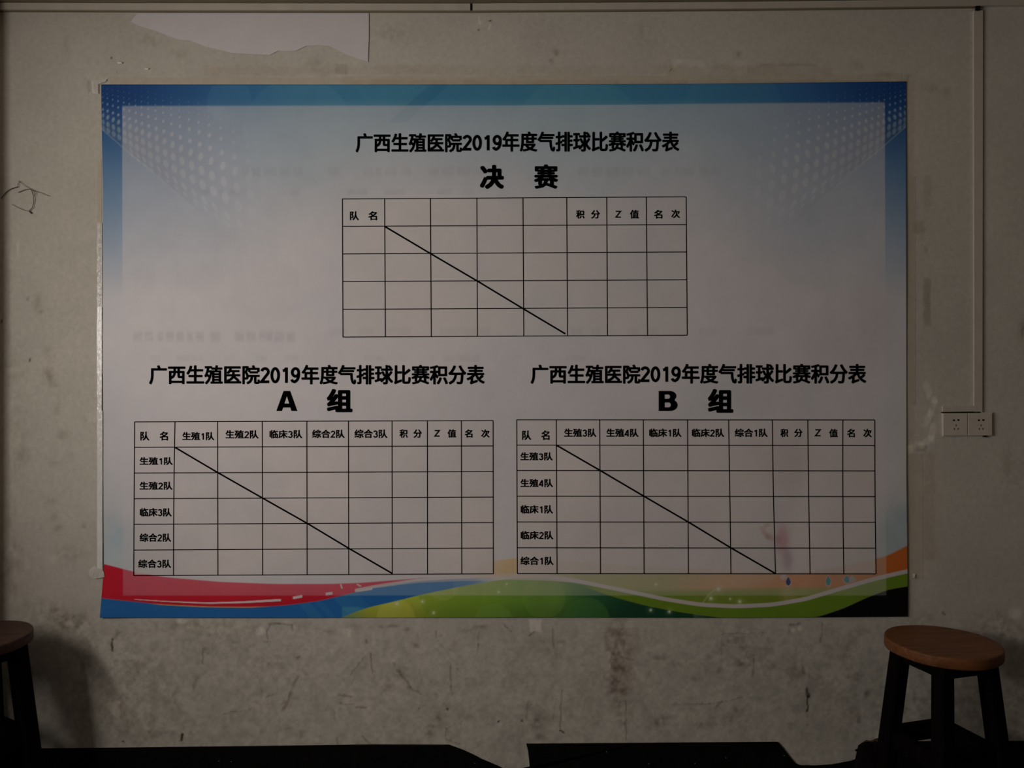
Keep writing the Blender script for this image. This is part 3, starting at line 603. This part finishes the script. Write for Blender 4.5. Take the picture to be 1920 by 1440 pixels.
_cache['B'] = glyph_poly([[(0, 0)]+_arc(.62, .29, .38, .29, -90, 55, 10)+_arc(.60, .75, .335, .25, -40, 90, 8)+[(0, 1)], _b(.32, .64, .18, .42), _b(.32, .60, .61, .82)])
_l = glyphs('广广')[0]; _s = glyphs('广')[0]; ADV = _l[:, 0].max()-_s[:, 0].max()
def print_text(name, runs, parent, label=None):
    """runs: (text, x0, x1, y0, y1, extra stroke weight x, y, digit stroke) in photo pixels; one flat printed mesh"""
    V_ = []; F_ = []
    def put(p, f, bx, by):
        for q, (dx, dy) in enumerate(((0, 0), (1, 0), (-1, 0), (0, 1), (0, -1), (.8, .8), (-.8, .8), (.8, -.8), (-.8, -.8))):
            if q and not bx: break
            b = len(V_); V_.extend(on_sheet(a+dx*bx, c_+dy*by, EPS+q*.00001) for a, c_ in p); F_.extend(tuple(k+b for k in t) for t in f)
    def stroke(lines, X, Y, sx, sy, w_):
        for ln in lines:
            q = [(X+a*sx, Y-b*sy) for a, b in ln]
            clo = math.hypot(q[0][0]-q[-1][0], q[0][1]-q[-1][1]) < .01
            L_, R_ = [], []
            for i, (a, b) in enumerate(q):
                def nrm(u, v): l = math.hypot(v[0]-u[0], v[1]-u[1]) or 1; return (-(v[1]-u[1])/l, (v[0]-u[0])/l)
                n0 = nrm(q[i-1], q[i]) if i else (nrm(q[-2], q[-1]) if clo else nrm(q[0], q[1]))
                n1 = nrm(q[i], q[i+1]) if i < len(q)-1 else (nrm(q[0], q[1]) if clo else n0)
                mx_, my_ = n0[0]+n1[0], n0[1]+n1[1]; l = math.hypot(mx_, my_) or 1; mx_ /= l; my_ /= l
                k = min(1/max(mx_*n0[0]+my_*n0[1], .35), 2.2)*w_/2
                L_.append((a+mx_*k, b+my_*k)); R_.append((a-mx_*k, b-my_*k))
            n = len(q); b0 = len(V_); V_.extend(on_sheet(a, b, EPS+.0001) for a, b in L_+R_)
            F_.extend((b0+i, b0+i+1, b0+n+i+1, b0+n+i) for i in range(n-1))
    for s, x0, x1, y0, y1, bx, by, dw in runs:
        if s in 'AB': 
            v, f = glyphs(s); put([(x0+a*(x1-x0), y1-b*(y1-y0)) for a, b in v], f, 0, 0); continue
        if all(ch in DIG for ch in s):
            tot = sum(DIG[ch][0] for ch in s)-.04; sx = (x1-x0)/tot; X = x0
            for ch in s:
                stroke(DIG[ch][1], X, y1, sx*.93, y1-y0, dw); X += DIG[ch][0]*sx
            continue
        nc = sum(ch not in DIG for ch in s); nd = len(s)-nc
        em = (x1-x0)/(nc+.56*nd-.08); X = x0-.04*em
        allv = [glyphs(ch)[0] for ch in s if ch not in DIG]; mn = min(v[:, 1].min() for v in allv); mxx = max(v[:, 1].max() for v in allv)
        for ch in s:
            if ch in DIG:
                stroke(DIG[ch][1], X+.03*em, y1-.06*(y1-y0), em*.92, (y1-y0)*.80, dw); X += .56*em; continue
            v, f = glyphs(ch)
            if nc == 1 and not nd: xs = x0+bx+(v[:, 0]-v[:, 0].min())/(v[:, 0].max()-v[:, 0].min())*(x1-x0-2*bx)
            else: xs = X+v[:, 0]/ADV*em
            put(list(zip(xs, y1-by-(v[:, 1]-mn)/(mxx-mn)*(y1-y0-2*by))), f, bx, by); X += em
    me = bpy.data.meshes.new(name); me.from_pydata(V_, [], F_)
    o = link(name, me, M_ink, parent); o.matrix_parent_inverse = Matrix.Translation(po.location).inverted() if parent is po else Matrix()
    if label: o['label'] = label
    return o
TT = '年度气排球比赛积分表'; HH = '广西生殖医院'
for x0, xa, xb, xc, xd, x1, ya, yb, yd, ye, yt, yu, lb in (
        (667.8, 865, 867, 941, 942.5, 1272.5, 249.5, 286, 253.5, 282, 246.5, 284.5, 'top title'), (280.6, 486, 488, 563, 566, 907.5, 684.5, 721, 689, 718, 684, 721, 'left title'),
        (996, 1199.5, 1200.5, 1276.5, 1279, 1623, 683.5, 720, 687.5, 716, 682, 719.5, 'right title')):
    print_text('printed_title', [(HH, x0, xa, ya, yb, 1.15, .95, 4.6), ('2019', xb, xc, yd, ye, 0, 0, 5.4), (TT, xd, x1, yt, yu, 1.15, .95, 4.6)], po, 'bold black '+lb+' line of the banner')
for c_, x0, x1, y0_, y1_, bx, by in (('决', 899.5, 945, 309, 354.5, 2.3, 2.0), ('赛', 1001, 1046.5, 308, 354, 2.1, 1.3), ('A', 518, 557.5, 733, 770.5, 0, 0), ('组', 612.5, 661, 729, 773, 2.3, 1.9),
                                   ('B', 1235, 1270.5, 733, 770.5, 0, 0), ('组', 1327, 1375, 729, 774, 2.3, 1.9)):
    print_text('printed_heading', [(c_, x0, x1, y0_, y1_, bx, by, 0)], po)

def table(vt, vb, hl, hr, diag, cells, label, vm=None):
    bm = bmesh.new()
    def line(x0, y0, x1, y1, hw, bow=None):
        n = max(2, int(math.hypot(x1-x0, y1-y0)/12)); L = math.hypot(x1-x0, y1-y0); nx, ny = -(y1-y0)/L*hw, (x1-x0)/L*hw
        pr = None
        for i in range(n+1):
            t = i/n; x = x0+(x1-x0)*t; y = y0+(y1-y0)*t
            if bow: dx, dy = bow(t); x += dx; y += dy
            cur = (bm.verts.new(on_sheet(x+nx, y+ny, EPS+.0001)), bm.verts.new(on_sheet(x-nx, y-ny, EPS+.0001)))
            if pr: bm.faces.new((pr[0], pr[1], cur[1], cur[0]))
            pr = cur
    for i, (a, b) in enumerate(zip(vt, vb)):
        k = (vm or [0]*len(vt))[i]
        line(a, np.interp(a, [vt[0], vt[-1]], [hl[0], hr[0]]), b, np.interp(b, [vb[0], vb[-1]], [hl[-1], hr[-1]]), .85, lambda t, k=k: (k*math.sin(math.pi*t), 0))
    for j, (a, b) in enumerate(zip(hl, hr)):
        t_ = j/(len(hl)-1); line(vt[0]+(vb[0]-vt[0])*t_, a, vt[-1]+(vb[-1]-vt[-1])*t_, b, .85)
    for (a, b), (c, d) in zip(diag, diag[1:]): line(a, b, c, d, 1.5)
    me = bpy.data.meshes.new('table_grid'); bm.to_mesh(me); bm.free()
    g = link('table_grid', me, M_ink, po); g['label'] = label
    for c_ in cells:
        for s_, x0, x1, y0, y1 in c_: print_text('cell_text', [(s_, x0, x1, y0, y1, .62, .5, 2.5)], g)
    return g
def hd(dy, *a): return [a]
table([642, 721, 807, 894, 980.5, 1062.5, 1137.5, 1211.5, 1286.5], [643, 722.5, 808.5, 895, 982, 1064, 1139, 1214, 1288.5], [373, 424.5, 476, 528, 580, 632], [369, 421, 472.5, 524.5, 576.5, 628.5],
      [(722, 425), (808, 476), (895, 527), (982, 579.5), (1060, 626)],
      [[('队', 656, 673, 396, 413), ('名', 690.5, 707, 396, 413)], [('积', 1080, 1096, 394, 410), ('分', 1108, 1125, 394, 410)], [('Z', 1154, 1164.5, 395.5, 408), ('值', 1181, 1198, 393.5, 410)], [('名', 1226, 1242, 393.5, 410), ('次', 1258.5, 1275, 393, 409)]],
      'empty score grid of the top table')
cA = [[('队', 263, 280, 809, 826), ('名', 299, 315, 809, 826)], [('生殖1队', 342, 401, 810, 825.5)], [('生殖2队', 423, 484, 806.5, 822.5)], [('临床3队', 505, 566, 806, 822)], [('综合2队', 585.5, 645.5, 805.5, 821.5)], [('综合3队', 665, 725.5, 805, 821.5)],
      [('积', 749, 764.5, 805, 821), ('分', 775, 791, 805, 821)], [('Z', 814.5, 824.5, 806.5, 818.5), ('值', 839, 855.5, 805, 820.5)], [('名', 871, 886, 805, 820.5), ('次', 902, 918, 805, 820.5)],
      [('生殖1队', 262, 323, 857, 872)], [('生殖2队', 262, 322.5, 903, 918.5)], [('临床3队', 262, 321, 952.5, 968.5)], [('综合2队', 262, 320, 1000, 1016)], [('综合3队', 259.5, 320, 1049, 1065)]]
table([252.3, 328, 408, 491.5, 575.2, 653.3, 735, 801.3, 865, 924.5], [250.7, 325.3, 408.6, 492.3, 575.8, 653.8, 735.4, 801.5, 865.8, 925], [791, 838.8, 887, 935, 983, 1031.3, 1079.3], [788.5, 836, 884, 932, 979.8, 1027.6, 1075.8],
      [(328, 838.8), (408, 886), (491.5, 933.5), (575.5, 981), (653.7, 1028), (735, 1075)], cA, 'score grid of the left table', [-.2, -.8, 0, 0, 0, 0, 0, 0, 0, 0])
cB = [[('队', 979, 996, 807, 825), ('名', 1014.5, 1030.5, 807, 825)], [('生殖3队', 1058, 1117.5, 803.5, 819.5)], [('生殖4队', 1137, 1196.5, 803.5, 819.5)], [('临床1队', 1217, 1277, 803.5, 819.5)], [('临床2队', 1297, 1357, 803.5, 819.5)], [('综合1队', 1378, 1438.5, 803.5, 819.5)],
      [('积', 1463, 1478, 804, 819.5), ('分', 1489, 1504.5, 804, 819.5)], [('Z', 1528, 1539, 805, 818), ('值', 1554.5, 1571, 804, 820)], [('名', 1588, 1603, 804, 820), ('次', 1618.5, 1634.5, 804, 820)],
      [('生殖3队', 976, 1035.5, 848, 863.5)], [('生殖4队', 976, 1036, 898, 913.5)], [('临床1队', 976, 1036, 947, 963)], [('临床2队', 976, 1036.5, 995.5, 1011.5)], [('综合1队', 976, 1037, 1043.5, 1059.5)]]
table([968.8, 1042.8, 1124.3, 1206, 1289, 1366, 1448, 1514.5, 1580.3, 1640.2], [970, 1044.4, 1125.8, 1207.6, 1290.7, 1370.3, 1454, 1518.8, 1582, 1642.4], [787, 834.5, 882.3, 930.4, 978.6, 1027, 1075.5], [787.4, 835.3, 883, 931.3, 979.3, 1027.7, 1076],
      [(1043, 834.6), (1125, 882), (1206.5, 930), (1290, 978.5), (1370, 1027), (1454, 1075.5)], cB, 'score grid of the right table', [0, 0, 0, 0, 0, .3, -.8, -.4, -.8, -.6])

# ------------------------------------------------------------------ stools
def taper(bm, p0, p1, s0, s1, ang):
    """square leg from p0 (bottom) to p1 (top), side s0 -> s1, turned by ang"""
    ring = []
    for p, s_ in ((p0, s0), (p1, s1)):
        q = []
        for k in range(4):
            for off in (-.14, .14):
                a = ang+math.pi/4+k*math.pi/2+off; q.append(bm.verts.new((p[0]+math.cos(a)*s_*.7, p[1]+math.sin(a)*s_*.7, p[2])))
        ring.append(q)
    n = 8
    for k in range(n): bm.faces.new((ring[0][k], ring[0][(k+1) % n], ring[1][(k+1) % n], ring[1][k]))
    bm.faces.new(ring[0][::-1]); bm.faces.new(ring[1])
def rail(bm, a, b, z0, z1, th):
    a = Vector(a); b = Vector(b); d = (b-a); u = Vector((-d.y, d.x, 0)).normalized()*th/2
    vs_ = [bm.verts.new((p.x+s*u.x, p.y+s*u.y, z)) for p in (a, b) for s in (-1, 1) for z in (z0, z1)]
    for f in ((0, 1, 3, 2), (4, 6, 7, 5), (0, 4, 5, 1), (2, 3, 7, 6), (0, 2, 6, 4), (1, 5, 7, 3)): bm.faces.new([vs_[i] for i in f])
def make_stool(loc, rz, H, R0, mseat, label, seed):
    t = empty('wooden_stool', loc, rz); tag(t, label, 'stool', 'round wooden stools in front of the banner wall')
    bm = bmesh.new(); n = 64; rings = []; rnd = random.Random(seed)
    wob = [1+.012*math.sin(3*k*2*math.pi/n+seed)+.006*math.sin(7*k*2*math.pi/n) for k in range(n)]
    for r, z in ((0, -.034), (.97, -.034), (.99, -.0325), (1, -.029), (1, -.006), (.995, -.002), (.98, 0), (.96, 0), (.6, -.001), (0, -.002)):
        if r == 0: rings.append([bm.verts.new((0, 0, H+z))]); continue
        rings.append([bm.verts.new((R0*r*wob[k]*math.cos(k*2*math.pi/n), R0*r*wob[k]*math.sin(k*2*math.pi/n), H+z)) for k in range(n)])
    for A, B in zip(rings, rings[1:]):
        for k in range(n):
            k2 = (k+1) % n
            if len(A) == 1: bm.faces.new((A[0], B[k], B[k2]))
            elif len(B) == 1: bm.faces.new((A[k], B[0], A[k2]))
            else: bm.faces.new((A[k], B[k], B[k2], A[k2]))
    obj('seat', bm, mseat, t, True).rotation_euler = (0, 0, -rz+.1)
    hb = H-.034; at, ab = .118, .178
    dirs = [(math.cos(k*math.pi/2), math.sin(k*math.pi/2)) for k in range(4)]
    off = lambda z: at+(ab-at)*(hb-z)/hb
    for k, (c, s_) in enumerate(dirs):
        bm = bmesh.new(); taper(bm, (c*ab, s_*ab, 0), (c*at, s_*at, hb+.001), .047, .044, k*math.pi/2+math.pi/4)
        obj('leg', bm, M_leg, t)
    for k in range(4):
        c0, s0 = dirs[k]; c1, s1 = dirs[(k+1) % 4]
        o = off(hb-.03); bm = bmesh.new(); rail(bm, (c0*o, s0*o, 0), (c1*o, s1*o, 0), hb-.045, hb, .02); obj('apron', bm, M_leg, t)
        o = off(.22); bm = bmesh.new(); rail(bm, (c0*o, s0*o, 0), (c1*o, s1*o, 0), .195, .25, .022); obj('stretcher', bm, M_leg, t)
    return t
dR = 2.45; XRs = 807.5*dR/F
make_stool((XRs, dR-D, 0), math.atan2(dR, XRs), .556, .168, M_seat, 'wooden stool with a worn orange-brown round seat, at the lower right', 1)
dL = 2.47; XLs = -1.728
make_stool((XLs, dL-D, 0), math.radians(105), .566, .163, M_seatd, 'dark wooden stool cut by the left edge of the picture', 4)

# ------------------------------------------------------------------ dark heap under the right stool
cl = empty('cloth_heap', P(1660, 1420, -.05)); cl['world_children'] = 1
cl.location.z = 0
tag(cl, 'crumpled black cloth heaped on the floor against the skirting under the right stool', 'cloth')
nu, nv = 60, 26
UU, VV = np.meshgrid(np.linspace(0, 1, nu), np.linspace(0, 1, nv))
hx = XRs-.17+UU*.43; prof = np.interp(UU, [0, .05, .12, .25, .45, .7, 1], [.0, .095, .120, .112, .100, .085, 0])
prof = prof*(.92+.16*vnoise(UU*14, VV*0+3, 5))
hy = -.014-.066*VV*np.sin(math.pi*np.clip(UU*.96+.02, 0, 1))**.5
hz = prof*np.cos(VV*math.pi/2)**.7*(1-.3*fbm(UU*9, VV*5, 1, 8, 3)*VV)
hz[-1] = 0; hz[:, 0] = 0; hz[:, -1] = 0
hy = hy-.006*fbm(UU*12, VV*8, 1, 15, 3)
obc = grid_mesh('cloth_body', hx, np.minimum(hy, -.009), np.maximum(hz, .001), np.ones(hx.shape+(3,))*.01, M_cloth, cl)
for pts in ([(1604, 1408), (1622, 1399), (1640, 1393), (1664, 1391.5), (1664, 1436), (1640, 1428), (1622, 1420)], [(1627, 1392.5), (1650, 1390), (1676, 1391), (1668, 1400), (1640, 1397)]):
    bm = bmesh.new(); slab(bm, pts, -.016, -.0085); obj('torn_flap', bm, M_cloth, cl)
for a, b, k in ((.10, .34, 1), (.20, .48, 4), (.3, .5, 8)):
    bm = bmesh.new(); pts = []
    for t in np.linspace(0, 1, 14):
        i = min(int(k+t*5), nv-1); j = int((a+(b-a)*t)*(nu-1)); pts.append(Vector((hx[i, j], hy[i, j]-.002, hz[i, j]+.001)))
    tube(bm, pts, [.0008+.0022*math.sin(math.pi*(q+.5)/14) for q in range(14)], 5); obj('frayed_fold', bm, M_brown, cl, True)
